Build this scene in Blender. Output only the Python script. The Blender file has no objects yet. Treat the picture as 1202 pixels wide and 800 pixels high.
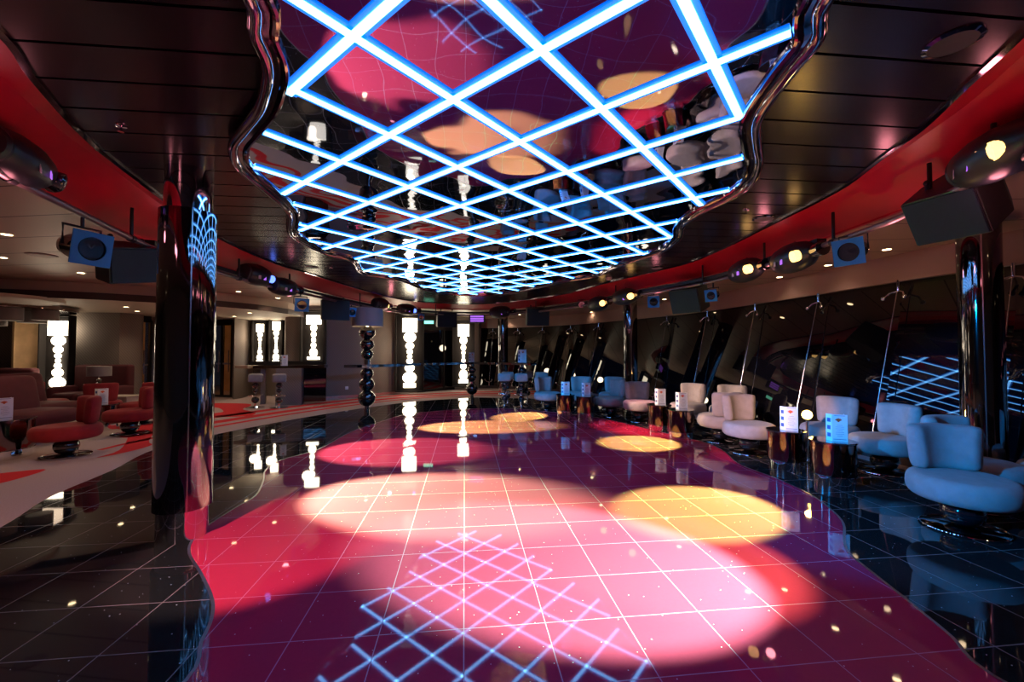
import bpy, bmesh, math, random
from mathutils import Vector, Matrix
from mathutils.geometry import tessellate_polygon
random.seed(7)
V = Vector
# ------------------------------------------------------------------ camera model
F = 490.0; H = 1.35; TH = math.radians(1.5)
scene = bpy.context.scene
col = scene.collection
def ray(px, py):
    x = (px-601)/F; z = -(py-400)/F
    c, s = math.cos(TH), math.sin(TH)
    return V((x, c - z*s, s + z*c))
def P(px, py, z=0.0):
    d = ray(px, py); t = (z-H)/d.z
    return (d.x*t, d.y*t)
def ZY(px, py, Y):
    d = ray(px, py); t = Y/d.y
    return V((d.x*t, Y, H+d.z*t))
cam = bpy.data.objects.new('camera', bpy.data.cameras.new('camera'))
col.objects.link(cam)
cam.location = (0, 0, H); cam.rotation_euler = (math.radians(91.5), 0, 0)
cam.data.sensor_width = 36; cam.data.lens = F/1202*36; cam.data.clip_start = .02; cam.data.clip_end = 100
scene.camera = cam
vs = scene.view_settings
vs.view_transform = 'Standard'; vs.look = 'None'; vs.gamma = 1; vs.exposure = 0; vs.use_curve_mapping = False
cy = scene.cycles
cy.use_denoising = True; cy.caustics_reflective = False; cy.caustics_refractive = False
cy.max_bounces = 8; cy.diffuse_bounces = 3; cy.glossy_bounces = 6; cy.transmission_bounces = 4
cy.sample_clamp_indirect = 4.0; cy.use_light_tree = True
w = bpy.data.worlds.new('world'); scene.world = w; w.use_nodes = True
w.node_tree.nodes['Background'].inputs[0].default_value = (.006, .007, .012, 1)
w.node_tree.nodes['Background'].inputs[1].default_value = 1

# ------------------------------------------------------------------ materials
def mat(name, base=(.5,.5,.5), rough=.5, metal=0, emit=None, es=0, coat=0, ior=None, noise=None, bump=None, spec=None, sheen=0):
    m = bpy.data.materials.new(name); m.use_nodes = True
    nt = m.node_tree; b = nt.nodes['Principled BSDF']
    b.inputs['Base Color'].default_value = (*base, 1)
    b.inputs['Roughness'].default_value = rough
    b.inputs['Metallic'].default_value = metal
    b.inputs['Coat Weight'].default_value = coat
    b.inputs['Coat Roughness'].default_value = .03
    b.inputs['Sheen Weight'].default_value = sheen
    if ior: b.inputs['IOR'].default_value = ior
    if spec is not None: b.inputs['Specular IOR Level'].default_value = spec
    if emit:
        b.inputs['Emission Color'].default_value = (*emit, 1)
        b.inputs['Emission Strength'].default_value = es
    tc = nt.nodes.new('ShaderNodeTexCoord')
    if noise:                                   # (scale, amount)
        n = nt.nodes.new('ShaderNodeTexNoise'); n.inputs['Scale'].default_value = noise[0]; n.inputs['Detail'].default_value = 4
        nt.links.new(tc.outputs['Object'], n.inputs['Vector'])
        mx = nt.nodes.new('ShaderNodeMix'); mx.data_type = 'RGBA'
        k = noise[1]
        mx.inputs[6].default_value = (*[c*(1-k) for c in base], 1)
        mx.inputs[7].default_value = (*[min(1, c*(1+k)) for c in base], 1)
        nt.links.new(n.outputs['Fac'], mx.inputs[0]); nt.links.new(mx.outputs[2], b.inputs['Base Color'])
    if bump:                                    # (scale, strength, distance)
        n = nt.nodes.new('ShaderNodeTexNoise'); n.inputs['Scale'].default_value = bump[0]; n.inputs['Detail'].default_value = 2
        nt.links.new(tc.outputs['Object'], n.inputs['Vector'])
        bp = nt.nodes.new('ShaderNodeBump'); bp.inputs['Strength'].default_value = bump[1]; bp.inputs['Distance'].default_value = bump[2]
        nt.links.new(n.outputs['Fac'], bp.inputs['Height']); nt.links.new(bp.outputs['Normal'], b.inputs['Normal'])
    return m
class NB:
    """small node builder"""
    def __init__(s, m): s.nt = m.node_tree; s.b = s.nt.nodes['Principled BSDF']
    def new(s, t, **k):
        n = s.nt.nodes.new(t)
        for a, v in k.items(): setattr(n, a, v)
        return n
    def link(s, a, b): s.nt.links.new(a, b)
    def math(s, op, a, b=None, c=None):
        n = s.new('ShaderNodeMath', operation=op)
        for i, v in enumerate((a, b, c)):
            if v is None: continue
            if isinstance(v, (int, float)): n.inputs[i].default_value = v
            else: s.link(v, n.inputs[i])
        return n.outputs[0]
    def mix(s, f, a, b):
        n = s.new('ShaderNodeMix', data_type='RGBA')
        if isinstance(f, (int, float)): n.inputs[0].default_value = f
        else: s.link(f, n.inputs[0])
        for i, v in ((6, a), (7, b)):
            if isinstance(v, tuple): n.inputs[i].default_value = (*v, 1)
            else: s.link(v, n.inputs[i])
        return n.outputs[2]
    def coords(s, ang):
        g = s.new('ShaderNodeNewGeometry'); x = s.new('ShaderNodeSeparateXYZ'); s.link(g.outputs['Position'], x.inputs[0])
        X, Y = x.outputs[0], x.outputs[1]
        c, si = math.cos(ang), math.sin(ang)
        u = s.math('ADD', s.math('MULTIPLY', X, c), s.math('MULTIPLY', Y, si))
        v = s.math('ADD', s.math('MULTIPLY', X, -si), s.math('MULTIPLY', Y, c))
        return u, v
    def line(s, x, pitch, phase, width):       # 1 on a line
        f = s.math('FRACT', s.math('ADD', s.math('DIVIDE', s.math('SUBTRACT', x, phase), pitch), 100.5))
        d = s.math('MULTIPLY', s.math('ABSOLUTE', s.math('SUBTRACT', f, .5)), pitch)
        return s.math('LESS_THAN', d, width/2)
PH = math.atan(.1133)
def tile_mat(name, base, joint, rough, fleck, noise_amt=.25, ior=1.5):
    m = mat(name, base, rough, ior=ior); n = NB(m)
    u, v = n.coords(PH)
    ln = n.math('MAXIMUM', n.line(u, .402, 0, .0048), n.line(v, .396, 2.078, .0048))
    g = n.new('ShaderNodeNewGeometry')
    nz = n.new('ShaderNodeTexNoise'); nz.inputs['Scale'].default_value = 60; n.link(g.outputs['Position'], nz.inputs['Vector'])
    body = n.mix(nz.outputs['Fac'], tuple(c*(1-noise_amt) for c in base), tuple(c*(1+noise_amt) for c in base))
    vo = n.new('ShaderNodeTexVoronoi'); vo.inputs['Scale'].default_value = 26; n.link(g.outputs['Position'], vo.inputs['Vector'])
    spk = n.math('LESS_THAN', vo.outputs['Distance'], .075)
    sx = n.new('ShaderNodeSeparateColor'); n.link(vo.outputs['Color'], sx.inputs[0])
    spk = n.math('MULTIPLY', spk, n.math('GREATER_THAN', sx.outputs[0], .62))
    body = n.mix(spk, body, fleck)
    n.link(n.mix(ln, body, joint), n.b.inputs['Base Color'])
    r = n.math('ADD', n.math('MULTIPLY', ln, .3), rough); n.link(r, n.b.inputs['Roughness'])
    return m
M = {}
M['granite'] = tile_mat('polished_granite_tiles', (.012,.013,.014), (.26,.19,.20), .03, (.8,.85,.95), ior=1.6)
M['dance'] = tile_mat('polished_red_tiles', (.56,.024,.072), (.60,.13,.26), .03, (.95,.6,.7), .06, ior=1.6)
M['brass_strip'] = mat('dull_metal_inlay', (.5,.42,.45), .3, 1)
def slats():
    m = mat('dark_ceiling_slats', (.014,.010,.014), .22, ior=1.42); n = NB(m)
    u, v = n.coords(.097)
    ln = n.line(v, .262, 1.975, .016)
    n.link(n.mix(ln, (.014,.010,.014), (.0005,.0005,.0005)), n.b.inputs['Base Color'])
    bp = n.new('ShaderNodeBump'); bp.inputs['Strength'].default_value = 1; bp.inputs['Distance'].default_value = .01; bp.invert = True
    n.link(ln, bp.inputs['Height']); n.link(bp.outputs['Normal'], n.b.inputs['Normal'])
    n.link(n.math('SUBTRACT', .5, n.math('MULTIPLY', ln, .5)), n.b.inputs['Specular IOR Level'])
    return m
M['slats'] = slats()
def ceil():
    m = mat('beige_ceiling_panels', (.50,.38,.31), .45, ior=1.45); n = NB(m)
    u, v = n.coords(-.12)
    ln = n.line(v, .62, .2, .018)
    n.link(n.mix(ln, (.50,.38,.31), (.08,.05,.05)), n.b.inputs['Base Color'])
    return m
M['ceiling'] = ceil()
M['low_ceiling'] = mat('cream_ceiling_board', (.55,.47,.38), .6, noise=(2,.05))
M['red_cove'] = mat('red_painted_cove', (.56,.010,.045), .38, noise=(1.5,.25))
M['fascia'] = mat('mauve_fascia', (.36,.24,.23), .5, noise=(3,.1))
M['band'] = mat('dark_brown_band', (.06,.035,.035), .5, noise=(6,.2))
def fabric_wall():
    m = mat('woven_grey_wall', (.2,.16,.14), .75); n = NB(m)
    tc = n.new('ShaderNodeTexCoord'); wv = n.new('ShaderNodeTexWave'); wv.bands_direction = 'DIAGONAL'
    wv.inputs['Scale'].default_value = 9; wv.inputs['Distortion'].default_value = 1.5; wv.inputs['Detail'].default_value = 2
    n.link(tc.outputs['Object'], wv.inputs['Vector'])
    n.link(n.mix(wv.outputs['Fac'], (.17,.135,.12), (.24,.19,.165)), n.b.inputs['Base Color'])
    return m
M['wall'] = fabric_wall()
M['carpet'] = mat('mauve_grey_carpet', (.42,.32,.32), .95, noise=(90,.25), bump=(220,.4,.004), spec=.1)
M['carpet_red'] = mat('red_carpet_swirls', (.55,.03,.04), .95, noise=(90,.25), bump=(220,.4,.004), spec=.1)
M['mirror'] = mat('mirror_panels', (.55,.60,.78), .018, 1, bump=(1.1,.4,.04))
M['chrome'] = mat('polished_chrome', (.82,.82,.84), .06, 1)
M['rim'] = mat('dark_chrome_rim', (.34,.3,.36), .07, 1, bump=(3,.2,.01))
M['neon_core'] = mat('white_light_strip', (.9,.9,.9), .4, emit=(.122,.46,1), es=8.0)
M['neon_halo'] = mat('blue_bloom_halo', (.05,.2,.6), .4, emit=(.0,.20,1), es=1.15)  # emissive blue band imitating the bloom around the white strips
M['black_mirror'] = mat('black_mirror_cladding', (.2,.2,.215), .045, 1, bump=(2.5,.06,.01))
M['black_gloss'] = mat('glossy_black_lacquer', (.006,.006,.008), .06, coat=1, ior=1.8)
M['black'] = mat('matt_black_metal', (.012,.013,.016), .4, noise=(20,.3))
M['pipe'] = mat('grey_pipe', (.25,.2,.2), .35, .6)
M['glass'] = mat('dark_night_glass', (.002,.002,.004), .012, ior=1.75)
M['seam'] = mat('steel_seam', (.6,.55,.55), .25, 1)
M['velvet'] = mat('pale_taupe_velvet', (.255,.225,.225), .9, noise=(14,.22), bump=(60,.25,.004), sheen=.06)
M['velvet_red'] = mat('red_velvet', (.22,.004,.010), .85, noise=(14,.25), bump=(60,.2,.004), sheen=.03)
M['velvet_maroon'] = mat('maroon_upholstery', (.075,.005,.011), .8, noise=(10,.25), sheen=.03)
M['drum'] = mat('dark_cherry_lacquer', (.05,.012,.01), .08, coat=1, ior=1.6, noise=(3,.4))
M['drum_mirror'] = mat('smoked_mirror_drum', (.22,.15,.14), .05, 1, bump=(4,.1,.01))
M['bead'] = mat('glowing_warm_glass', (1,.95,.85), .4, emit=(1,.86,.62), es=7)
M['niche'] = mat('dark_niche_lining', (.02,.017,.017), .85, spec=.1)
M['down'] = mat('downlight_glow', (1,.9,.7), .4, emit=(1,.72,.40), es=14)
M['down_rim'] = mat('downlight_trim', (.75,.62,.5), .3, .5)
M['blue_gel'] = mat('blue_painted_frame', (.01,.22,.55), .35)
M['speaker'] = mat('dark_speaker_cloth', (.004,.018,.035), .8, noise=(60,.3))
M['speaker_box'] = mat('dark_speaker_box', (.022,.022,.026), .5)
M['paper'] = mat('white_menu_paper', (.8,.8,.84), .4)
M['print'] = mat('grey_menu_print', (.25,.25,.32), .6)
M['logo'] = mat('orange_red_menu_emblem', (.7,.12,.03), .5)
M['ink'] = mat('blue_menu_photo', (.05,.10,.3), .4)
M['shade'] = mat('grey_fabric_shade', (.3,.27,.26), .8)
M['lens_warm'] = mat('glowing_warm_lens', (1,.8,.5), .3, emit=(1,.55,.16), es=3.2)
M['lens_blue'] = mat('glowing_blue_lens', (.2,.3,1), .3, emit=(.1,.2,1), es=3)
M['lens_dark'] = mat('dark_lens_glass', (.02,.03,.04), .05, ior=1.9)
M['violet'] = mat('violet_light_louvre', (.3,.1,.6), .3, emit=(.42,.14,.85), es=1.1)
M['green'] = mat('green_exit_sign_face', (.1,.6,.4), .3, emit=(.25,1,.65), es=2)
M['fixture'] = mat('dark_teal_fixture_shell', (.014,.018,.024), .38)
M['white_mark'] = mat('pale_marking', (.6,.55,.6), .5)
M['door_glow'] = mat('lit_room_wall_beyond', (.6,.38,.2), .7, noise=(3,.5))
M['beige_ledge'] = mat('beige_stone_ledge', (.4,.33,.3), .6, noise=(5,.1))
M['wood'] = mat('light_wood_counter', (.38,.25,.17), .35, noise=(4,.3))
M['green_leds'] = mat('green_step_light', (.6,1,.5), .4, emit=(.55,.95,.4), es=2.5)

# ------------------------------------------------------------------ mesh helpers
def obj(name, bm, m, parent=None, smooth=True, label=None):
    me = bpy.data.meshes.new(name)
    if smooth:
        for f in bm.faces: f.smooth = True
    bmesh.ops.recalc_face_normals(bm, faces=bm.faces[:])
    bm.to_mesh(me); bm.free()
    for x in (m if isinstance(m, list) else [m]): me.materials.append(x)
    if smooth:
        try: me.set_sharp_from_angle(angle=math.radians(38))
        except Exception: pass
    o = bpy.data.objects.new(name, me); col.objects.link(o)
    if parent: o.parent = parent
    if label: o['label'] = label
    return o
def thing(name, label, cat, loc=(0,0,0), rz=0, group=None):
    o = bpy.data.objects.new(name, None); col.objects.link(o)
    o.empty_display_size = .1
    o.location = loc; o.rotation_euler = (0, 0, rz)
    o['label'] = label; o['category'] = cat; o['kind'] = 'thing'
    if group: o['group'] = group
    return o
def tag(o, label, cat, group=None):
    o['label'] = label; o['category'] = cat; o['kind'] = 'thing'
    if group: o['group'] = group
    return o
def struct(o):
    o['kind'] = 'structure'; return o
def copy_tree(o, parent=None):
    c = o.copy(); col.objects.link(c)
    if parent: c.parent = parent
    for ch in list(o.children): copy_tree(ch, c)
    return c
B = bmesh.new
I4 = Matrix.Identity(4)
def box(bm, c, s, R=I4, bev=0):
    M_ = Matrix.Translation(c) @ R @ Matrix.Diagonal((*s, 1))
    r = bmesh.ops.create_cube(bm, size=1, matrix=M_)
    if bev:
        es = list({e for v in r['verts'] for e in v.link_edges})
        bmesh.ops.bevel(bm, geom=es, offset=bev, segments=3, profile=.5, affect='EDGES')
    return bm
def frame(d, up=V((0,0,1))):
    z = V(d).normalized()
    if abs(z.dot(up)) > .995: up = V((0,1,0))
    x = up.cross(z).normalized(); y = z.cross(x)
    return Matrix((x, y, z)).transposed().to_4x4()
def lathe(bm, prof, T=I4, n=32, cap=True, sx=1, sy=1):
    rings = []
    for r, z in prof:
        rings.append([bm.verts.new(T @ V((sx*r*math.cos(2*math.pi*i/n), sy*r*math.sin(2*math.pi*i/n), z))) for i in range(n)])
    for a, b in zip(rings, rings[1:]):
        for i in range(n):
            j = (i+1) % n
            bm.faces.new((a[i], a[j], b[j], b[i]))
    if cap:
        bm.faces.new(rings[0][::-1]); bm.faces.new(rings[-1])
    return bm
def cyl(bm, p0, p1, r0, r1=None, n=16):
    p0, p1 = V(p0), V(p1); d = p1-p0
    T = Matrix.Translation(p0) @ frame(d)
    return lathe(bm, [(r0, 0), (r1 if r1 is not None else r0, d.length)], T, n)
def ball(bm, c, r, sc=(1,1,1), n=20, T=I4):
    bmesh.ops.create_uvsphere(bm, u_segments=n, v_segments=max(8, n//2), radius=1,
        matrix=T @ Matrix.Translation(c) @ Matrix.Diagonal((r*sc[0], r*sc[1], r*sc[2], 1)))
    return bm
def tube(bm, pts, r, n=10, closed=False):
    pts = [V(p) for p in pts]; N = len(pts); rings = []
    for i, p in enumerate(pts):
        a = pts[(i-1) % N] if (closed or i > 0) else p
        b = pts[(i+1) % N] if (closed or i < N-1) else p
        R = frame(b-a)
        rings.append([bm.verts.new(p + (R @ V((r*math.cos(2*math.pi*k/n), r*math.sin(2*math.pi*k/n), 0)))) for k in range(n)])
    pairs = list(zip(rings, rings[1:])) + ([(rings[-1], rings[0])] if closed else [])
    for a, b in pairs:
        for k in range(n):
            j = (k+1) % n
            bm.faces.new((a[k], a[j], b[j], b[k]))
    if not closed:
        bm.faces.new(rings[0][::-1]); bm.faces.new(rings[-1])
    return bm
def catmull(pts, k=6, closed=True):
    N = len(pts); out = []
    rng = range(N) if closed else range(N-1)
    for i in rng:
        g = lambda j: V(pts[j % N]) if closed else V(pts[max(0, min(N-1, j))])
        p0, p1, p2, p3 = g(i-1), g(i), g(i+1), g(i+2)
        for s in range(k):
            t = s/k
            out.append(.5*((2*p1) + (p2-p0)*t + (2*p0-5*p1+4*p2-p3)*t*t + (3*p1-p0-3*p2+p3)*t**3))
    if not closed: out.append(V(pts[-1]))
    return out
def offset(pts, d, closed=True):
    """positive d = outward for a clockwise-left-up ... sign fixed by area"""
    N = len(pts)
    area = sum(pts[i].x*pts[(i+1)%N].y - pts[(i+1)%N].x*pts[i].y for i in range(N))
    s = 1 if area > 0 else -1
    out = []
    for i in range(N):
        a = pts[(i-1)%N] if closed or i else pts[i]
        b = pts[(i+1)%N] if closed or i < N-1 else pts[i]
        t = (b-a).normalized(); nrm = V((t.y, -t.x))*s
        out.append(pts[i] + nrm*d)
    return out
def slab(bm, loops, z0, z1=None, mi=0):
    """flat polygon (loops = outer + holes) at z0; with z1 also the sides and the other face"""
    loops = [[V((p[0], p[1], 0)) for p in L] for L in loops]
    tri = tessellate_polygon(loops)
    flat = [p for L in loops for p in L]
    def lay(z): return [bm.verts.new((p.x, p.y, z)) for p in flat]
    a = lay(z0)
    fs = []
    for t in tri:
        try: fs.append(bm.faces.new([a[i] for i in t]))
        except ValueError: pass
    if z1 is not None:
        b = lay(z1)
        for t in tri:
            try: fs.append(bm.faces.new([b[i] for i in t][::-1]))
            except ValueError: pass
        k = 0
        for L in loops:
            n = len(L)
            for i in range(n):
                j = (i+1) % n
                fs.append(bm.faces.new((a[k+i], a[k+j], b[k+j], b[k+i])))
            k += n
    for f in fs: f.material_index = mi
    return bm
def strip(bm, A, za, Bp, zb, closed=True):
    a = [bm.verts.new((p.x, p.y, za)) for p in A]; b = [bm.verts.new((p.x, p.y, zb)) for p in Bp]
    n = len(a)
    for i in range(n if closed else n-1):
        j = (i+1) % n
        bm.faces.new((a[i], a[j], b[j], b[i]))
def light(kind, name, loc, energy, color, target=None, size=60, blend=.15, radius=.04, parent=None):
    L = bpy.data.lights.new(name, kind); L.energy = energy; L.color = color
    if kind == 'SPOT':
        L.spot_size = math.radians(size); L.spot_blend = blend
    L.shadow_soft_size = radius
    o = bpy.data.objects.new(name, L); col.objects.link(o); o.location = loc
    if target is not None:
        o.rotation_euler = (V(target)-V(loc)).to_track_quat('-Z', 'Y').to_euler()
    return o

# ------------------------------------------------------------------ plan curves
ZS, ZM, ZO, ZF, ZL = 2.70, 2.66, 2.62, 2.266, 2.32
slat_px = [(0,35),(42,92),(99,157),(150,200),(251,275),(325,309),(365,321),(430,341),(485,353),(567,356.5),(650,347),(717,330),(800,310),(850,290),(900,265),(980,224),(1030,187),(1080,150),(1130,102),(1202,35)]
slat = [P(x, y, ZS) for x, y in slat_px] + [(1.85,1.05),(1.3,.4),(.5,-.05),(-.5,-.05),(-1.35,.4),(-1.9,1.05)]
SL = catmull([V(p) for p in slat], 5)
mir_px = [(291,0),(299,45),(312,75),(314,99),(305,132),(287,156),(273.5,177),(282,201),(314,228),(339,252),(341,275),(362,290),(385,300),(412,307),(425,322),(470,330),(502,342),(535,346.5),(570,347.5),(600,345),(632,338),(662,331),(700,325),(730,312),(775,297),(797,282),(802,267),(825,250),(857,235),(882,217),(891,195),(889,175),(888,150),(900,126),(929,88),(960,50),(973,0)]
ZR = 2.62
mir = [P(x, y, ZR) for x, y in mir_px] + [(1.2,1.1),(.95,.6),(.3,.35),(-.4,.4),(-.85,.75),(-1.0,1.15)]
MI = catmull([V(p) for p in mir], 4)
blob_px = [(218,800),(236,755),(248,728),(249,704),(236,674),(222,650),(226,634),(240,620),(275,597),(300,582),(309,565),(312,552),(330,540),(375,527),(412,507),(450,494),(480,486),(540,480.5),(600,479.5),(650,484),(700,490),(750,501),(800,513),(830,520),(850,530),(868,545),(912,562),(950,580),(975,598),(990,615),(991,635),(997,650),(1022,671),(1046,690),(1082,719),(1118,749),(1166,794)]
blob = [P(x, y, 0) for x, y in blob_px] + [(2.15,1.3),(2.3,.5),(1.7,-.5),(0,-1.0),(-1.3,-.3),(-1.55,.6),(-1.42,1.3)]
BL = catmull([V(p) for p in blob], 4)
gr_px = [(0,620),(60,583),(130,553),(200,522),(330,495),(420,480),(490,471),(560,466.5)]
gr = [P(x, y, 0) for x, y in gr_px]
GR_L = catmull([V(p) for p in [(-2.9,-3.5),(-3.1,.5),(-3.5,2.2)] + gr], 6, closed=False)
win_line = [(5.5,-3.8),(5.6,1.0),(5.5,3.2),(5.3,4.2),(5.1,4.95),(4.95,5.94),(4.70,7.7),(4.05,10.45),(2.3,13.7),(.5,15.5),(-1.2,16.1)]
WN = catmull([V(p) for p in win_line], 6, closed=False)
GR_R = [V(p) for p in [(0.2,12.2),(1.5,11.3),(2.6,10.2),(3.6,8.6),(4.1,7.0),(4.35,5.5),(4.5,4.4),(4.6,2.5),(4.7,-3.5)]]
GR_R = catmull(GR_R, 5, closed=False)

# ------------------------------------------------------------------ floor
bm = B(); slab(bm, [[(-16.5,-4),(6.5,-4),(6.5,17),(-16.5,17)]], -.05, -.002)
struct(obj('floor', bm, M['band'], smooth=False))
bm = B()
slab(bm, [[(-16.2,-3.9),(5.6,-3.9),(5.6,16.6),(-16.2,16.6)]], 0)
def pxpoly(pts): return catmull([V(P(x, y, .002)) for x, y in pts], 4)
# red swirls of the carpet
for d0, d1, a, b in ((.62,.78,35,0), (1.0,1.32,37,0), (1.6,1.9,40,0)):
    seg = GR_L[a:len(GR_L)-b]
    ext = seg + [seg[-1] + V((1.6,.15)), seg[-1] + V((2.8,-.3)), seg[-1]+V((4.2,-1.2)), seg[-1]+V((5.4,-2.6))]
    def off(d):
        o = []
        for i, p in enumerate(ext):
            t = (ext[min(i+1, len(ext)-1)] - ext[max(i-1, 0)]).normalized()
            o.append(p + V((-t.y, t.x))*d)
        return o
    k = len(ext)
    A = off(d0); C = off(d1)
    A = [A[i] if i > 3 else A[i].lerp(C[i], .5*(1-i/4)) for i in range(k)]
    a_ = [bm.verts.new((p.x, p.y, .002)) for p in A]; c_ = [bm.verts.new((p.x, p.y, .002)) for p in C]
    for i in range(k-1):
        f = bm.faces.new((a_[i], a_[i+1], c_[i+1], c_[i])); f.material_index = 1
for pts in (
    [(0,567),(54,551),(20,553),(-30,560),(-60,575)],
    [(113,537),(140,528),(150,512),(142,504),(120,500),(150,500),(178,497),(185,500),(175,517),(178,522),(150,530)],
    [(251,473),(290,473.5),(294,476),(285,480),(300,484),(290,488),(250,489),(250,485),(262,483),(258,479),(250,477)],
    [(120,489),(180,486),(180,490),(120,494)], [(122,479.5),(180,478),(180,481),(122,483)]):
    slab(bm, [pxpoly(pts)], .002, mi=1)
struct(obj('floor_carpet', bm, [M['carpet'], M['carpet_red']], smooth=False))
bm = B(); slab(bm, [GR_L + GR_R, BL], .006)
struct(obj('floor_granite', bm, M['granite'], smooth=False))
bm = B(); slab(bm, [BL], .006)
struct(obj('floor_dance', bm, M['dance'], smooth=False))
bm = B(); slab(bm, [offset(BL, .008), offset(BL, -.008)], .007)
struct(obj('trim_1', bm, M['brass_strip'], smooth=False))

# ------------------------------------------------------------------ ceilings
bm = B(); slab(bm, [SL], ZS, ZS+.06)
struct(obj('ceiling', bm, M['slats'], smooth=False))
S1 = offset(SL, .03); S2 = offset(SL, .22); S3 = offset(SL, .74); S4 = offset(SL, .78)
bm = B(); slab(bm, [offset(SL, .022), offset(SL, -.012)], ZS-.012, ZS+.07)
struct(obj('trim_2', bm, M['rim'], smooth=False))
bm = B(); strip(bm, offset(SL, .022), ZS+.02, S1, ZS+.12); strip(bm, S1, ZS+.12, S2, ZS+.10); strip(bm, S2, ZS+.10, S3, ZO+.005); strip(bm, S3, ZO+.005, S3, ZO-.012); strip(bm, S3, ZO-.012, S4, ZO-.012)
struct(obj('ceiling_cove', bm, M['red_cove'], smooth=False))
outer = [V((-16.2,-3.9)), V((5.7,-3.9))] + [p for p in WN if p.y > -3.8] + [V((-1.3,16.6)), V((-16.2,16.6))]
bm = B(); slab(bm, [outer, S4], ZO)
struct(obj('ceiling_outer', bm, M['ceiling'], smooth=False))
low = catmull([V(p) for p in [(-16,6.6),(-12,6.7),(-8.8,7.2),(-6.9,8.2),(-5.95,9.4),(-5.7,10.6)]], 6, closed=False) + [V((-5.8,11.7)), V((-6.6,12.6)), V((-8,13.6)), V((-16,13.6))]
bm = B(); slab(bm, [low], ZL, ZO-.004)
struct(obj('ceiling_low', bm, M['low_ceiling'], smooth=False))
bm = B(); lo2 = low[:-3]; strip(bm, lo2, ZL-.01, lo2, ZL+.12, closed=False)
o = struct(obj('trim_3', bm, M['band'], smooth=False)); o.location = (.015, -.02, 0)

# mirror panel with light strips
t = thing('mirror_ceiling_panel', 'lobed blue mirror ceiling panel crossed by a grid of white light strips', 'ceiling panel', (0,0,0))
inner = offset(MI, -.095)
bm = B(); slab(bm, [offset(MI, -.04)], ZM-.005, ZM+.035)
obj('mirror', bm, M['mirror'], t, smooth=False)
bm = B()
for rr, dd, zz in ((.030,-.004,2.655),):
    tube(bm, [(p.x, p.y, zz-.012) for p in MI], rr, 10, closed=True)
strip(bm, MI, ZR+.02, offset(MI, -.05), ZR+.012); strip(bm, offset(MI,-.05), ZR+.012, offset(MI,-.06), ZM)
tube(bm, [(p.x, p.y, ZM-.014) for p in offset(MI, -.072)], .016, 8, closed=True)
obj('chrome_rim', bm, M['rim'], t)
def clip(p, d, poly):
    ts = []
    n = len(poly)
    for i in range(n):
        a, b = poly[i], poly[(i+1) % n]
        e = b-a; den = d.x*e.y - d.y*e.x
        if abs(den) < 1e-9: continue
        q = a-p
        tt = (q.x*e.y - q.y*e.x)/den; ss = (q.x*d.y - q.y*d.x)/den
        if 0 <= ss < 1: ts.append(tt)
    ts.sort(); return list(zip(ts[::2], ts[1::2]))
va = math.atan2(399, 490); k_ = (ZM-H)/(2.64-H)
du, dv = V((math.cos(va), math.sin(va))), V((-math.sin(va), math.cos(va)))
# nr(): u = X cos - Y sin, v = X sin + Y cos
eu, ev = V((math.cos(va), -math.sin(va))), V((math.sin(va), math.cos(va)))
lines = [(eu*(u*k_), ev) for u in [-.453+.546*i for i in range(-12, 6)]] + [(ev*(v*k_), eu) for v in [.878+.548*i for i in range(-3, 24)]]
for p, d in lines:
    for t0, t1 in clip(p, d, inner):
        if t1-t0 < .12: continue
        a, b = p+d*t0, p+d*t1; mid = (a+b)/2; ang = math.atan2(d.y, d.x)
        R = Matrix.Rotation(ang, 4, 'Z')
        bm = B(); box(bm, (mid.x, mid.y, ZM-.012), (t1-t0, .038, .012), R)
        for f in bm.faces: f.material_index = 0
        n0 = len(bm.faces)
        box(bm, (mid.x, mid.y, ZM-.0075), (t1-t0, .082, .009), R)  # wider flat band, the strip's blue glow built as geometry
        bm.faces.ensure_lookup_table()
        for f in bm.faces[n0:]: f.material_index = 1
        obj('light_strip', bm, [M['neon_core'], M['neon_halo']], t, smooth=False)

# window wall
TILT = math.tan(math.radians(12.3))
bm = B()
def inward(pts, d):
    o = []
    for i, p in enumerate(pts):
        t_ = (pts[min(i+1, len(pts)-1)] - pts[max(i-1, 0)]).normalized()
        o.append(p + V((-t_.y, t_.x))*d)
    return o
strip(bm, WN, ZO, WN, ZF, closed=False); strip(bm, WN, ZF, inward(WN, -.10), ZF, closed=False)
struct(obj('wall_window_fascia', bm, M['fascia'], smooth=False))
def stay_pos(px):      # point of the window line seen at that column
    k = (px-601)/F
    for a, b in zip(WN, WN[1:]):
        fa, fb = a.x-k*a.y, b.x-k*b.y
        if fa*fb <= 0 and a.y > 0:
            s = fa/(fa-fb); q = a.lerp(b, s)
            tt = (b-a).normalized(); return q, V((-tt.y, tt.x)), tt
    return None
stays = [579,608.5,638,671,704,785,833,890,965,1060,1196]
lefts = [stay_pos(x) for x in stays]
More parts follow.
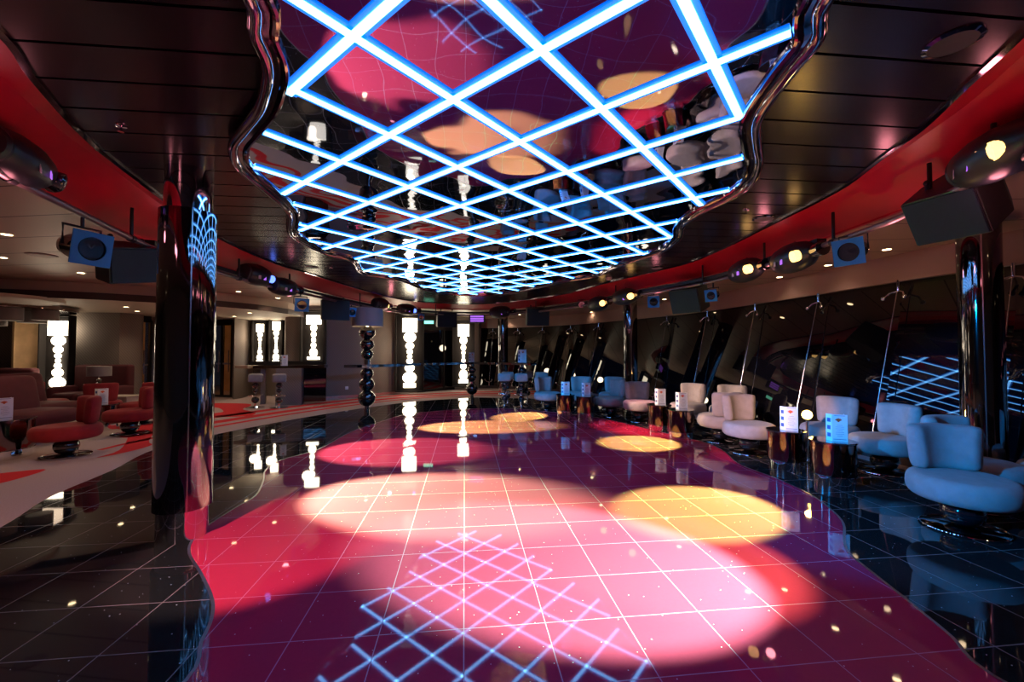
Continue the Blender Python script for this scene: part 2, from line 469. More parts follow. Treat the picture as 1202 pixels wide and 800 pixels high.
# panes between the stays
top = inward(WN, -.08); bot = inward(WN, -.08 + (ZF-.1)*TILT)
idx = [0]
for st in lefts[::-1]:
    j = min(range(len(WN)), key=lambda i: (WN[i]-st[0]).length)
    if j > idx[-1]: idx.append(j)
if idx[-1] < len(WN)-1: idx.append(len(WN)-1)
for n_, (i, j) in enumerate(zip(idx, idx[1:])):
    bm = B()
    cs = [bm.verts.new((p.x, p.y, z)) for p, z in ((top[i], ZF+.03), (top[j], ZF+.03), (bot[j], .1), (bot[i], .1))]
    bm.faces.new(cs)
    struct(obj('window_%d' % (n_+1), bm, M['glass'], smooth=False))
bm = B(); sb = inward(WN, -.08+(ZF-.1)*TILT+.03); strip(bm, sb, 0, sb, .1, closed=False); strip(bm, sb, .1, bot, .1, closed=False)
struct(obj('trim_4', bm, M['band'], smooth=False))
descr = ['behind the far bar stools, left of the far black column', 'just right of the far black column', 'above the far blue armchair', 'left of the double downlight reflections', 'left of the mid black column', 'right of the mid black column', 'below the tilted blue speaker', 'between the speaker and the lit par can', 'above the bright yellow lamp', 'left of the big right black column', 'at the right edge beside the black column']
for n_, (st, px) in enumerate(zip(lefts, stays)):
    q, nn, tt = st
    t = thing('window_stay', 'slim chrome Y-shaped window stay '+descr[n_], 'window stay', (q.x, q.y, 0), group='chrome stays along the windows')
    def yb(zc, s, up):
        bm = B(); base = V((nn.x*.05, nn.y*.05, zc))
        cyl(bm, base + V((0,0,.14*up)), base, .018, n=10)
        for sg in (-1, 1):
            e = base + V((tt.x*.13*sg + nn.x*.07, tt.y*.13*sg + nn.y*.07, -.09*up))
            mid = base.lerp(e, .5) + V((tt.x*.02*sg, tt.y*.02*sg, .02*up))
            tube(bm, [base, mid, e], .011, 8); ball(bm, e, .028, n=10)
        return bm
    obj('top_bracket', yb(ZF-.13, 1, 1), M['chrome'], t)
    lx = (ZF-.1)*TILT
    bb = yb(.24, 1, -1); bmesh.ops.translate(bb, verts=bb.verts, vec=(nn.x*lx, nn.y*lx, 0))
    obj('bottom_bracket', bb, M['chrome'], t)
    bm = B(); cyl(bm, (nn.x*.07, nn.y*.07, ZF-.14), (nn.x*(lx+.02), nn.y*(lx+.02), .3), .006, n=8)
    obj('rod', bm, M['seam'], t)

# ------------------------------------------------------------------ walls
def at(px, Y): return V(((px-601)/F*Y, Y))
W = dict(a=at(562,15.6), b=at(534,15.0), c=at(490,13.9), d=at(471,13.5), e=at(384,11.7), f=at(357,11.8), g=at(335,11.6), h=at(334,12.8), i=at(314,12.9), j=at(297,13.0), k=at(291,12.7), l=at(275,11.9), m=at(273,12.5), n=at(250,12.7), o=at(180,11.6), p=at(176,11.4), q=at(164,11.1), r=at(160,10.5), s=at(140,10.3), t=at(88,10.2), u=at(52,10.2), v=at(-60,10.0))
def wall(name, pts, m, z0=0, z1=ZO, depth=None):
    bm = B(); strip(bm, pts, z0, pts, z1, closed=False)
    return struct(obj(name, bm, m))
def bulge(a, b, d, n=8):
    nrm = V((-(b-a).y, (b-a).x)).normalized()
    return [a.lerp(b, i/n) - nrm*d*math.sin(math.pi*i/n) for i in range(n+1)]
wall('wall_far', [V((-1.2,16.2)), W['a'], W['b']], M['wall'])
wall('wall_back', [W['d'], at(440,12.7), at(415,12.2), W['e']], M['wall'])
wall('wall_back', [W['e'], W['f']], M['wall'])
wall('wall_back', bulge(W['f'], W['g'], -.12) + [W['h'], W['i'], W['j'], W['k']], M['wall'])
wall('wall_back', bulge(W['k'], W['l'], -.05) + [W['m']], M['wall'])
wall('wall_left', [W['n'], W['o']], M['wall'])
wall('wall_left', bulge(W['q'], W['s'], -.25) , M['wall'])
wall('wall_left', [W['s'], W['t'], W['u'], W['v'], V((-16.1, 9.6)), V((-16.1, -3.8))], M['wall'])
wall('wall_rear', [V((-16.1,-3.8)), V((5.4,-3.8))], M['wall'])
wall('wall_far', [W['c'], W['d']], M['wall'])
# dark night window between the two far bead lights
bm = B(); strip(bm, [W['b'], W['c']], .1, [W['b'], W['c']], 2.1, closed=False)
struct(obj('window_20', bm, M['glass'], smooth=False))
bm = B(); strip(bm, [W['b'], W['c']], 2.1, [W['b'], W['c']], ZO, closed=False); strip(bm, [W['b'], W['c']], 0, [W['b'], W['c']], .1, closed=False)
for s_ in (.02, .3, .98):
    q = W['b'].lerp(W['c'], s_); box(bm, (q.x, q.y-.02, 1.1), (.04, .05, 2.1))
struct(obj('trim_5', bm, M['niche'], smooth=False))
# skirting with a metal edge
bm = B()
for run in ([W['d'], at(440,12.7), at(415,12.2), W['e']], [W['e'], W['f']], bulge(W['f'], W['g'], -.12), [W['s'], W['t'], W['u'], W['v']], bulge(W['q'], W['s'], -.25)):
    r2 = [p + V((0,-.02)) for p in run]; strip(bm, r2, 0, r2, .1, closed=False); strip(bm, r2, .1, run, .1, closed=False)
struct(obj('baseboard_back', bm, M['seam'], smooth=False))
# glass doors
def glass_door(name, a, b, n=2):
    t = bpy.data.objects.new(name, None); col.objects.link(t); t['kind'] = 'structure'
    d = (b-a); L = d.length; ang = math.atan2(d.y, d.x); R = Matrix.Rotation(ang, 4, 'Z'); back = V((-d.y, d.x)).normalized()
    if back.y < 0: back = -back
    bm = B()
    for s in [i/n for i in range(n+1)]:
        q = a.lerp(b, s); box(bm, (q.x, q.y, 1.1), (.06, .08, 2.2), R)
    q = (a+b)/2; box(bm, (q.x, q.y, 2.2), (L, .08, .1), R); box(bm, (q.x, q.y, .03), (L, .08, .06), R)
    box(bm, (q.x, q.y, 2.45), (L, .05, .4), R)
    obj('frame', bm, M['niche'], t, smooth=False)
    gm = M.get('door_glass')
    if not gm:
        gm = mat('brown_tinted_glass', (.8,.7,.6), .02, ior=1.45); gm.node_tree.nodes['Principled BSDF'].inputs['Transmission Weight'].default_value = 1; M['door_glass'] = gm
    for i in range(n):
        q = a.lerp(b, (i+.5)/n); bm = B(); box(bm, (q.x, q.y, 1.1), (L/n-.07, .012, 2.1), R); obj('pane', bm, gm, t, smooth=False)
        bm = B()
        e = V((d.x, d.y))/L
        c0 = q + e*(L/n*.3) - back*.06
        tube(bm, [(c0.x, c0.y, .75), (c0.x, c0.y, 1.4)], .014, 8); box(bm, (q.x, q.y-.02, 1.0), (L/n*.8, .02, .05), R)
        obj('handle', bm, M['chrome'], t)
    # corridor wall beyond
    bm = B(); c = (a+b)/2 + back*1.6
    box(bm, (c.x, c.y, 1.3), (L+3, .05, 2.6), R)
    struct(obj('wall_corridor', bm, M['door_glow'], smooth=False))
    light('POINT', 'corridor_light', (c.x-back.x*.6, c.y-back.y*.6, 2.1), 14, (1,.62,.3), radius=.05)
    return t
glass_door('door_1', W['n'], W['m'], 2)
glass_door('door_2', W['p'], W['q'], 1)
wall('wall_left', [W['o'], W['p']], M['wall'])

# ------------------------------------------------------------------ bead wall lights
def bead_light(px, Y, z0, z1, wdt, face, label, nb=7, beads=None, nw=None):
    q = at(px, Y); rz = face
    t = thing('bead_wall_light', label, 'wall light', (q.x, q.y, 0), rz, 'glowing bead wall lights')
    h = z1-z0; nw = nw or wdt*2.1
    bm = B()
    box(bm, (0, .05, (z0+z1)/2), (nw, .02, h+.24))
    for s in (-1, 1): box(bm, (s*nw/2, -.03, (z0+z1)/2), (.03, .16, h+.24))
    box(bm, (0, -.03, z1+.12), (nw, .16, .03)); box(bm, (0, -.03, z0-.12), (nw, .16, .03))
    obj('niche', bm, M['niche'], t, smooth=False)
    sh = h*.20
    bm = B(); lathe(bm, [(wdt/2, z1-sh), (wdt/2, z1)], n=24, sy=.35); obj('lamp_shade', bm, M['bead'], t)
    rel = beads or [.60,.42,.30,.24,.32,.48,.68]
    tot = sum(rel); room = h-sh-(h*.06); zz = z1-sh
    for r in rel:
        hh = room*r/tot; bm = B(); ball(bm, (0, 0, zz-hh/2), hh/2*1.0, ((1.0 if wdt < .45 else 1.2)*max(.82, wdt/.46), .6, 1), 18); obj('bead', bm, M['bead'], t); zz -= hh
    bm = B(); lathe(bm, [(wdt*.42, z0), (wdt*.42, z0+h*.06)], n=24, sy=.35); obj('foot', bm, M['bead'], t)
    d = V((math.sin(rz), -math.cos(rz)))
    light('POINT', 'bead_glow', (q.x+d.x*.35, q.y+d.y*.35, (z0+z1)/2+.2), 9*h/1.6, (1,.80,.55), radius=.12)
    return t
bead_light(68.5, 9.9, .38, 2.08, .50, .0, 'large glowing bead wall light on the left wall behind the red sofas', nw=.7)
bead_light(305, 12.75, 1.02, 2.2, .21, .25, 'leftmost narrow bead wall light above the grey bar counter', nw=.36)
bead_light(324, 12.65, 1.02, 2.27, .22, .25, 'second narrow bead wall light, above the menu on the grey counter', nw=.36)
bead_light(368, 11.55, 1.14, 2.36, .40, .1, 'wide bead wall light above the black glass panel of the grey counter', nw=.62, beads=[.62,.5,.42,.5,.75])
bead_light(481, 13.3, .22, 2.42, .46, .1, 'tall bead wall light on the back wall beside the dark night window', nw=.85)
bead_light(544, 14.85, .25, 2.33, .40, .1, 'farthest tall bead wall light, left of the far black column', nw=.75)

# ------------------------------------------------------------------ columns
def column(X, Y, r, label, zt=ZS, base=.12, top=2.46):
    t = thing('column', label, 'column', (X, Y, 0))
    bm = B(); lathe(bm, [(r, base), (r, top)], n=64); obj('cladding', bm, M['black_mirror'], t)
    bm = B(); lathe(bm, [(r*.88, 0), (r*.88, base)], n=48); obj('chrome_base', bm, M['chrome'], t)
    bm = B(); lathe(bm, [(r*.84, top), (r*.84, zt)], n=48); obj('chrome_collar', bm, M['chrome'], t)
    for k in range(3):
        a = -math.pi/2 - .12 - k*2*math.pi/3 + math.atan2(-X, Y)*0
        a = math.atan2(-Y, -X) + .12 + k*2*math.pi/3
        bm = B(); box(bm, (r*math.cos(a), r*math.sin(a), (base+top)/2), (.006, .008, top-base), Matrix.Rotation(a, 4, 'Z')); obj('seam', bm, M['seam'], t, smooth=False)
    return t
column(-2.42, 3.10, .178, 'black mirrored column in front of the left carpet edge, mid floor', top=2.385, base=.22)
column(4.53, 4.03, .155, 'black mirrored column behind the blue-lit armchairs at the right', ZO, top=2.618, base=.1)
column(2.92, 10.3, .17, 'black mirrored column standing behind the middle armchairs by the window', ZO, top=2.618)
column(-.31, 14.3, .17, 'slim black mirrored column at the far end behind the bar counter', ZO, top=2.618)

# ------------------------------------------------------------------ truss ring and fixtures
TR = offset(SL, .40)
ZT = 2.42
t = thing('lighting_rail', 'grey lighting pipe following the red ceiling cove all round', 'lighting rail')
bm = B(); tube(bm, [(p.x, p.y, ZT) for p in TR], .026, 10, closed=True); obj('pipe', bm, M['pipe'], t)
for i in range(0, len(TR), 6):
    p = TR[i]
    if p.y < 1: continue
    bm = B(); cyl(bm, (p.x, p.y, ZT), (p.x, p.y, ZO+.09), .014, n=8); lathe(bm, [(.034,-.03),(.034,.03)], Matrix.Translation((p.x,p.y,ZT)) @ frame(V((*(TR[(i+1)%len(TR)]-p), 0))), 12); obj('hanger', bm, M['black'], t)
far = [p for p in TR if p.y > 4.5]
bm = B()
for a, b in zip(TR, TR[1:]+TR[:1]):
    if min(a.y, b.y) > 4.2:
        q = (a+b)/2; L = (b-a).length; box(bm, (q.x*1.02, q.y*1.008, ZT+.075), (L*1.04, .10, .05), Matrix.Rotation(math.atan2((b-a).y, (b-a).x), 4, 'Z'))
obj('cable_tray', bm, M['black'], t, smooth=False)
def rail(px, extra=0.0, pts=None):
    pts = pts or TR; k = (px-601)/F; best = None
    for i in range(len(pts)):
        a, b = pts[i], pts[(i+1) % len(pts)]
        fa, fb = a.x-k*a.y, b.x-k*b.y
        if fa*fb <= 0 and a.y > .5 and fa != fb:
            q = a.lerp(b, fa/(fa-fb))
            if best is None or q.y > best.y: best = q
    return best
def on_rail(px, py):
    q = rail(px); z = ZY(px, py, q.y).z
    return V((q.x, q.y, z))
def hook(bm, p):
    cyl(bm, (0,0,0), (0,0,max(.02, ZT-p.z)), .012, n=8); box(bm, (0,0,max(.02,ZT-p.z)), (.05,.07,.07))
    ball(bm, (.03,.03,max(.02,ZT-p.z)+.05), .014, n=8)
def par_can(px, py, aim, s, label, lens='lens_dark', gel=True):
    p = on_rail(px, py); d = (V(aim)-p).normalized(); R = frame(d)
    t = thing('par_can', label, 'stage light', p, group='par cans on the lighting rail')
    bm = B(); lathe(bm, [(.045*s,-.17*s),(.075*s,-.15*s),(.088*s,-.09*s),(.092*s,-.085*s),(.092*s,-.03*s),(.096*s,-.025*s),(.096*s,.05*s),(.1*s,.055*s),(.1*s,.1*s)], R, 28)
    can = obj('can', bm, M['black_gloss'], t)
    bm = B(); lathe(bm, [(.001,.102*s),(.074*s,.104*s)], R, 24, cap=False); obj('lens', bm, M[lens], can)
    if gel:
        bm = B(); hw = .125*s
        sq = [V((a*hw, b*hw)) for a, b in ((-1,-1),(1,-1),(1,1),(-1,1))]
        hole = [V((.088*s*math.cos(2*math.pi*k/28), .088*s*math.sin(2*math.pi*k/28))) for k in range(28)]
        slab(bm, [sq, hole], .108*s, .118*s); bmesh.ops.transform(bm, matrix=R, verts=bm.verts)
        obj('gel_frame', bm, M['blue_gel'], can, smooth=False)
    bm = B()
    x = R @ V((1,0,0)); 
    a1 = V((x.x, x.y, 0)).normalized()*.115*s
    top = V((0,0,.15*s))
    tube(bm, [a1, a1+top, -a1+top, -a1], .009*s+.002, 6)
    cyl(bm, top, (0,0,max(.16*s, ZT-p.z)), .012, n=8)
    obj('yoke', bm, M['black'], t)
    return t, p, d, R
def scanner(px, py, s, label, lens='lens_dark', ang=0.0, lens_dir=None):
    """rounded oval scanner head with end cap, lens snout and swivel mirror arm"""
    p = on_rail(px, py); i = min(range(len(TR)), key=lambda i: (TR[i]-V((p.x,p.y))).length)
    tan = (TR[(i+1) % len(TR)]-TR[i-1]).normalized(); d = V((tan.x, tan.y, ang)).normalized(); R = frame(d)
    t = thing('scanner_light', label, 'stage light', p, group='oval scanner lights on the lighting rail')
    bm = B(); lathe(bm, [(.02*s,-.26*s),(.09*s,-.235*s),(.118*s,-.19*s),(.135*s,-.08*s),(.135*s,.04*s),(.115*s,.15*s),(.07*s,.23*s),(.05*s,.25*s)], R, 28)
    hs = obj('housing', bm, M['fixture'], t)
    inw = -V((TR[i]-offset(TR, .1)[i]).to_3d()); inw = V((inw.x, inw.y, 0)).normalized()
    toc = V((-p.x, 5-p.y, 0)).normalized()
    bm = B(); lathe(bm, [(.088*s,-.25*s),(.102*s,-.235*s),(.102*s,-.20*s)], R, 24); obj('end_cap', bm, M['speaker_box'], hs)
    bm = B(); cyl(bm, R @ V((0,0,.22*s)), R @ V((0,0,.36*s)), .05*s, .062*s, 18)
    obj('snout', bm, M['black_gloss'], t)
    lp = toc*.125*s + V((0,0,-.03*s)) + d*.17*s; bm = B(); Rl = Matrix.Translation(lp) @ frame(toc + V((0,0,-.25)))
    lathe(bm, [(.05*s,-.05*s),(.05*s,0)], Rl, 18); lathe(bm, [(.044*s,.0),(.03*s,.010*s),(.001,.014*s)], Rl, 18, cap=False); obj('lens', bm, M[lens], hs)
    for sg in (-.08, .02):
        bm = B(); box(bm, toc*.132*s + V((0,0,-.045*s)) + d*sg*s, (.035*s, .004, .045*s), frame(toc) @ Matrix.Rotation(math.pi/2, 4, 'X')); obj('display', bm, M['white_mark'] if sg < 0 else M['violet'], hs, smooth=False)
    bm = B(); cyl(bm, (0,0,.10*s), (0,0,max(.14*s, ZT-p.z+.02)), .014, n=8)
    tube(bm, [R @ V((.13*s,0,.05*s)), V((0,0,.15*s)), R @ V((-.13*s,0,.05*s))], .008, 6); obj('clamp', bm, M['chrome'], t)
    return t, p
def speaker(px, py, w_, h_, dp, aim, label, roll=0.0, push=0.0):
    p = on_rail(px, py); q = rail(px)
    d = V(aim).normalized(); R = frame(d) @ Matrix.Rotation(roll, 4, 'Z')
    t = thing('hanging_speaker', label, 'speaker', p, group='wedge speakers hanging from the rail')
    bm = B()
    vs_ = []
    for zz, k in ((0, 1), (-dp*.55, 1), (-dp, .55)):
        vs_.append([bm.verts.new(R @ V((a*w_/2*k, b*h_/2, zz))) for a, b in ((-1,-1),(1,-1),(1,1),(-1,1))])
    for a, b in zip(vs_, vs_[1:]):
        for i in range(4): bm.faces.new((a[i], a[(i+1)%4], b[(i+1)%4], b[i]))
    bm.faces.new(vs_[0]); bm.faces.new(vs_[-1][::-1])
    bmesh.ops.bevel(bm, geom=bm.edges[:], offset=.008, segments=2, affect='EDGES')
    cb = obj('cabinet', bm, M['speaker_box'], t, smooth=False)
    bm = B(); box(bm, R @ V((0,0,.006)), (w_*.95, h_*.94, .012), R, bev=.004); obj('grille', bm, M['speaker'], cb, smooth=False)
    for s in (-1, 1):
        bm = B()
        b0 = R @ V((s*w_*.3, h_/2+.0, -dp*.35)); b0b = R @ V((s*w_*.3, 0, -dp*.35)); tp = V((b0.x, b0.y, max(b0.z+.05, ZT-p.z+.02)))
        cyl(bm, b0b, b0, .014, n=8); cyl(bm, b0, tp, .012, n=8); ball(bm, tp, .022, n=8)
        obj('bracket', bm, M['black'], t)
    return t
C0 = V((-.3, 5, 0))
par_can(93, 290, (1.2, 2.0, 1.3), 1.02, 'par can with blue square frame hanging at the left beside the big black column')
par_can(352, 357, (0, 3, 1.0), .95, 'par can with dark frame under the warm lens, left of the wide bead light')
par_can(412, 366, (0, 4, 1.2), .8, 'small blue-framed par can beside the grey drum lampshade')
par_can(494, 372, (0, 4, 1.0), .7, 'small dark par can left of the green exit sign')
par_can(768, 354, (.3, 2, 1.4), .8, 'blue-framed par can right of the mid black column', 'lens_dark')
par_can(838, 346, (-1.5, 2.5, .9), .72, 'little dark par can under the right-hand scanner lights')
par_can(1004, 294, (-.2, 1.8, 1.3), .95, 'blue-framed par can beside the brightest warm scanner lens on the right')
par_can(683, 357, (.5, 3, .9), .7, 'small par can tucked under the warm-lensed scanner before the mid column', gel=False)
sc = [(300,323,1.0,'dark oval scanner light right of the big black column','lens_blue'),
 (333,337,.95,'oval scanner light with round white end cap above the left downlights','lens_dark'),
 (447,357,.95,'oval scanner light with glowing warm lens above the bead lamp post','lens_warm'),
 (478,363,.95,'oval scanner light with round end cap above the back wall bead light','lens_blue'),
 (588,366,1.1,'round dark scanner light facing out above the far black column','lens_dark'),
 (703,356,1.0,'oval scanner light with warm lens between far speaker and mid column','lens_warm'),
 (735,348,1.0,'oval scanner light with two warm lenses right above the mid column','lens_warm'),
 (878,317,.95,'violet-tinted scanner light with round end cap, right of the tilted speaker','lens_warm'),
 (935,302,1.0,'large brown scanner light with brightest yellow lens on the right rail','lens_warm'),
 (1180,180,.9,'scanner light with blue and orange lens at the right frame edge','lens_warm'),
 (12,188,.9,'dark rounded scanner light at the left frame edge','lens_dark')]
for px, py, s, lb, ln in sc: scanner(px, py, s*1.2, lb, ln)
speaker(1112, 256, .40, .34, .55, (-.90,-.30,-.62), 'large dark wedge speaker hanging in front of the right column', roll=0)
speaker(804, 354, .50, .40, .6, (-.72,-.62,-.35), 'blue-lit wedge speaker hanging in front of the right window fascia', roll=0)
speaker(632, 372, .60, .46, .5, (0.12,-1,-.2), 'dark blue wedge speaker hanging right of the far black column')
speaker(525, 375, .56, .44, .5, (.35,-1,-.15), 'wedge speaker left of the violet light panel at the far end')
speaker(394, 364, .55, .42, .45, (.6,-1,-.1), 'dark wedge speaker right of the wide bead wall light')
speaker(158, 312, .42, .34, .42, (.85,-.3,-.25), 'dark wedge speaker half hidden by the big left column', roll=.2)
p = on_rail(560, 374); t = thing('violet_light_panel', 'small violet louvred light panel hanging near the far speaker', 'stage light', p)
bm = B(); box(bm, (0,0,0), (.46,.12,.24), bev=.01); obj('case', bm, M['black'], t, smooth=False)
for k in range(3):
    bm = B(); box(bm, (0,-.065,.065-k*.065), (.38,.012,.045)); obj('lamp_tube', bm, M['violet'], t, smooth=False)
bm = B(); cyl(bm, (0,0,.1), (0,0,ZT-p.z+.02), .012, n=8); obj('hook', bm, M['black'], t)
q = ZY(503.5, 378, 13.6); t = thing('exit_sign', 'small glowing green exit sign above the dark night window', 'sign', q)
bm = B(); box(bm, (0,.02,0), (.34,.05,.13)); obj('case', bm, M['black'], t, smooth=False)
bm = B(); box(bm, (0,-.01,0), (.30,.012,.10)); obj('face', bm, M['green'], t, smooth=False)
# the sharp beams that draw the pools on the dance floor
def pool(sx, sy, cx, cyy, r, e, blend=.12, z=2.36):
    """a stage beam from the rail point nearest (sx, sy); e = light reaching the floor, red green blue"""
    q = min(TR, key=lambda p: (p-V((sx, sy))).length); p = V((q.x, q.y, z))
    d = (V((cx, cyy, 0))-p).length; cs = z/d; m = max(e)
    light('SPOT', 'pool_beam', p, 39.5*d*d/cs*m, tuple(c/m for c in e), (cx, cyy, 0), 2*math.degrees(math.atan(r/d)), blend, .015)
pool(2.5, 1.9, .52, 2.70, .95, (3.0,14,7), .4, 2.2)
pool(2.4, 1.6, 1.0, 2.85, .85, (1.3,2.4,.8), .5, 2.2)
pool(-3.7, 4.3, -.90, 3.88, .90, (3.4,26,6.5), .5, 2.28)
pool(3.05, 4.3, 1.66, 3.63, .66, (3.4,36,3.6), .4, 2.28)
pool(3.0, 6.4, 1.92, 6.22, .58, (3.4,34,3.0), .35, 2.28)
pool(-3.7, 7.2, -.70, 7.55, .72, (3.2,26,3.4), .45, 2.05)
pool(1.5, 10.6, .22, 8.82, .55, (3.4,32,3.2), .35, 2.05)
pool(-3.8, 5.9, -1.7, 5.75, .88, (1.9,3.4,2.0), .4)
pool(-2.3, 1.3, -1.75, 2.95, .88, (1.0,.6,.5), .45)
pool(2.9, 8, 2.3, 7.6, .95, (1.1,.4,.4), .5)
# ------------------------------------------------------------------ downlights
def downlight(px, py, z, label, e=11, spot=True):
    x, y = P(px, py, z)
    if y > 16 or y < 0: return
    t = thing('downlight', label, 'downlight', (x, y, z), group='recessed ceiling downlights')
    bm = B(); lathe(bm, [(.042,-.003),(.06,-.006),(.066,-.001)], n=20, cap=False); obj('trim_ring', bm, M['down_rim'], t)
    bm = B(); lathe(bm, [(.001,-.004),(.043,-.004)], n=20, cap=False); obj('lamp', bm, M['down'], t)
    if spot: light('SPOT', 'downlight_beam', (x, y, z-.03), e, (1,.72,.45), (x, y, 0), 125, .6, .035)
dl = [(8,275,ZO,'upper of two left downlights at the left frame edge'),(3,302,ZO,'lower of two left downlights at the left frame edge'),(95,320,ZO,'downlight below the blue-framed par can on the left'),(84,332,ZO,'smaller downlight left of the grey drum chandelier'),
 (148,360,ZL,'downlight left of the doorway by the big left column'),(161,365,ZL,'downlight close to the curved grey pier'),
 (280,342,ZO,'downlight just right of the big left column'),(286.5,353,ZO,'second downlight right of the big left column'),(326,349.5,ZO,'downlight under the round-capped scanner light'),(334.5,359,ZO,'downlight left of the dark-framed par can'),
 (453,370.5,ZO,'downlight above the back wall beside the drum lampshade'),(594.5,373,ZO,'downlight above the far black column'),(610,369,ZO,'tiny downlight left of the far dark speaker'),
 (694,366,ZO,'downlight under the scanner before the mid column'),(780,351,ZO,'downlight right of the blue-framed par can by the mid column'),(915,325,ZO,'downlight left of the brown scanner on the right'),(972,311,ZO,'downlight between the brown scanner and blue-framed par can'),(1041,292.5,ZO,'downlight left of the large right speaker'),
 (293,367,ZL,'faint downlight in the low cream ceiling above the doors'),(275,371,ZL,'faint downlight in the low cream ceiling near the glass door')]
for a in dl: downlight(*a, e=(18 if a[0] < 400 else 8 if a[0] < 650 else 3))
for k, (x, y) in enumerate([(-9,4.5),(-7,2),(-11,1.5),(-6,-1),(-12,6),(-8,-2.5),(4.3,1.5),(4.4,-.5),(3.9,7.0),(3.4,8.6),(2.3,10.9),(-5.6,7.5),(-7.5,5.8),(1.0,12.9)]):
    t = thing('downlight', 'warm recessed downlight seen in the reflections of glass and mirror', 'downlight', (x, y, ZO), group='downlights seen mirrored')
    bm = B(); lathe(bm, [(.001,-.004),(.043,-.004)], n=20, cap=False); obj('lamp', bm, M['down'], t)
    light('SPOT', 'downlight_beam', (x, y, ZO-.03), 18 if x < -4 else 2, (1,.72,.45), (x, y, 0), 125, .6, .035)
# ceiling fittings
def disc_fit(px, py, z, r, label, m, name='ceiling_speaker', cat='ceiling speaker'):
    x, y = P(px, py, z); t = thing(name, label, cat, (x, y, z))
    bm = B(); lathe(bm, [(r*.82,-.012),(r,-.006),(r,0)], n=32, cap=False); obj('ring', bm, M['rim'] if m == 'fixture' else M[m], t)
    bm = B(); lathe(bm, [(.001,-.010),(r*.82,-.011)], n=32, cap=False); obj('grille', bm, M['speaker_box'] if m == 'fixture' else M[m], t)
disc_fit(1118, 49, ZS, .10, 'large round ceiling speaker in the dark slats, upper right corner', 'fixture')
disc_fit(896, 256, ZS, .10, 'round ceiling speaker in the dark slats near the right red cove', 'fixture')
disc_fit(771, 314, ZS, .10, 'round ceiling speaker in the dark slats, far right of the mirror panel', 'fixture')
disc_fit(366, 313, ZS, .10, 'round ceiling speaker in the dark slats at the left far end', 'fixture')
disc_fit(49, 299, ZO, .15, 'flat round cover plate on the left beige ceiling', 'fascia', 'cover_plate', 'cover plate')
disc_fit(305, 351, ZO, .15, 'flat round cover plate on the beige ceiling beyond the big column', 'fascia', 'cover_plate', 'cover plate')
for px, py, lb in ((142,147,'small chrome sprinkler on the left dark ceiling slats'),(875,246,'small chrome sprinkler right of the mirror panel'),(389,314,'small sprinkler left of the far mirror rim'),(736,317,'small sprinkler on slats beyond the right mirror rim')):
    x, y = P(px, py, ZS); t = thing('sprinkler', lb, 'sprinkler', (x, y, ZS))
    bm = B(); lathe(bm, [(.03,0),(.028,-.008),(.01,-.012)], n=16); obj('escutcheon', bm, M['chrome'], t)
    bm = B(); cyl(bm, (0,0,-.01), (0,0,-.035), .006, n=8); lathe(bm, [(.016,-.036),(.016,-.04)], n=12); obj('head', bm, M['chrome'], t)
for px, py, z, lb in ((257,344.5,ZO,'pink-tinted dome smoke detector right of the big left column'),(714.5,325.5,ZS,'pale dome smoke detector near the mirror panel rim')):
    x, y = P(px, py, z); o = obj('smoke_detector', lathe(B(), [(.055,0),(.055,-.02),(.035,-.045),(.001,-.05)], n=20, cap=False), M['paper']); o.location = (x, y, z); tag(o, lb, 'smoke detector')

# ------------------------------------------------------------------ armchairs
def make_chair(label, vel, group):
    t = thing('swivel_armchair', label, 'armchair', group=group)
    pr = []
    for i in range(15):
        a = -math.pi/2 + math.pi*i/14; ca, sa = math.cos(a), math.sin(a)
        pr.append((.225 + .095*max(0, ca)**.62, .318 + .092*abs(sa)**.8*(1 if sa > 0 else -1)))
    pr = [(.001, .226)] + pr + [(.12, .414), (.001, .416)]
    bm = B(); lathe(bm, pr, n=40, cap=False, sx=1.08, sy=.98); obj('seat', bm, vel, t)
    bm = B(); n, m = 26, 20; rings = []
    for i in range(n+1):
        s = i/n; q = 2*s-1
        q = math.copysign(1-(1-abs(q))**1.35, q) if abs(q) > .75 else q*(1-.25**1.35)/.75
        ang = math.pi + q*math.radians(56)
        e = (max(0, 1-abs(q)**9))**.45*.97+.03
        cx, cyy = .245*math.cos(ang), .255*math.sin(ang)
        ring = []
        for k in range(m):
            a = 2*math.pi*k/m; ca, sa = math.cos(a), math.sin(a)
            rr = .066*(.25+.75*e)*(abs(ca)**.55)*(1 if ca > 0 else -1); hz = .178*(.78+.22*e)*(abs(sa)**.42)*(1 if sa > 0 else -1)
            lean = .016*(hz/.178)
            ring.append(bm.verts.new((cx + (rr+lean)*math.cos(ang), cyy + (rr+lean)*math.sin(ang), .583+hz)))
        rings.append(ring)
    for a, b in zip(rings, rings[1:]):
        for k in range(m): bm.faces.new((a[k], a[(k+1)%m], b[(k+1)%m], b[k]))
    bm.faces.new(rings[0]); bm.faces.new(rings[-1][::-1])
    obj('backrest', bm, vel, t)
    bm = B(); ball(bm, (0,0,.135), .128, (1,1,.86), 28); obj('ball_pedestal', bm, M['black_gloss'], t)
    bm = B(); lathe(bm, [(.24,.006),(.245,.012),(.235,.02),(.05,.034),(.001,.034)], n=48, cap=False); bd = obj('base_disc', bm, M['black_mirror'], t)
    bm = B(); tube(bm, [(.243*math.cos(2*math.pi*k/48), .243*math.sin(2*math.pi*k/48), .016) for k in range(48)], .005, 6, closed=True); obj('chrome_edge', bm, M['chrome'], bd)
    return t
ch0 = None
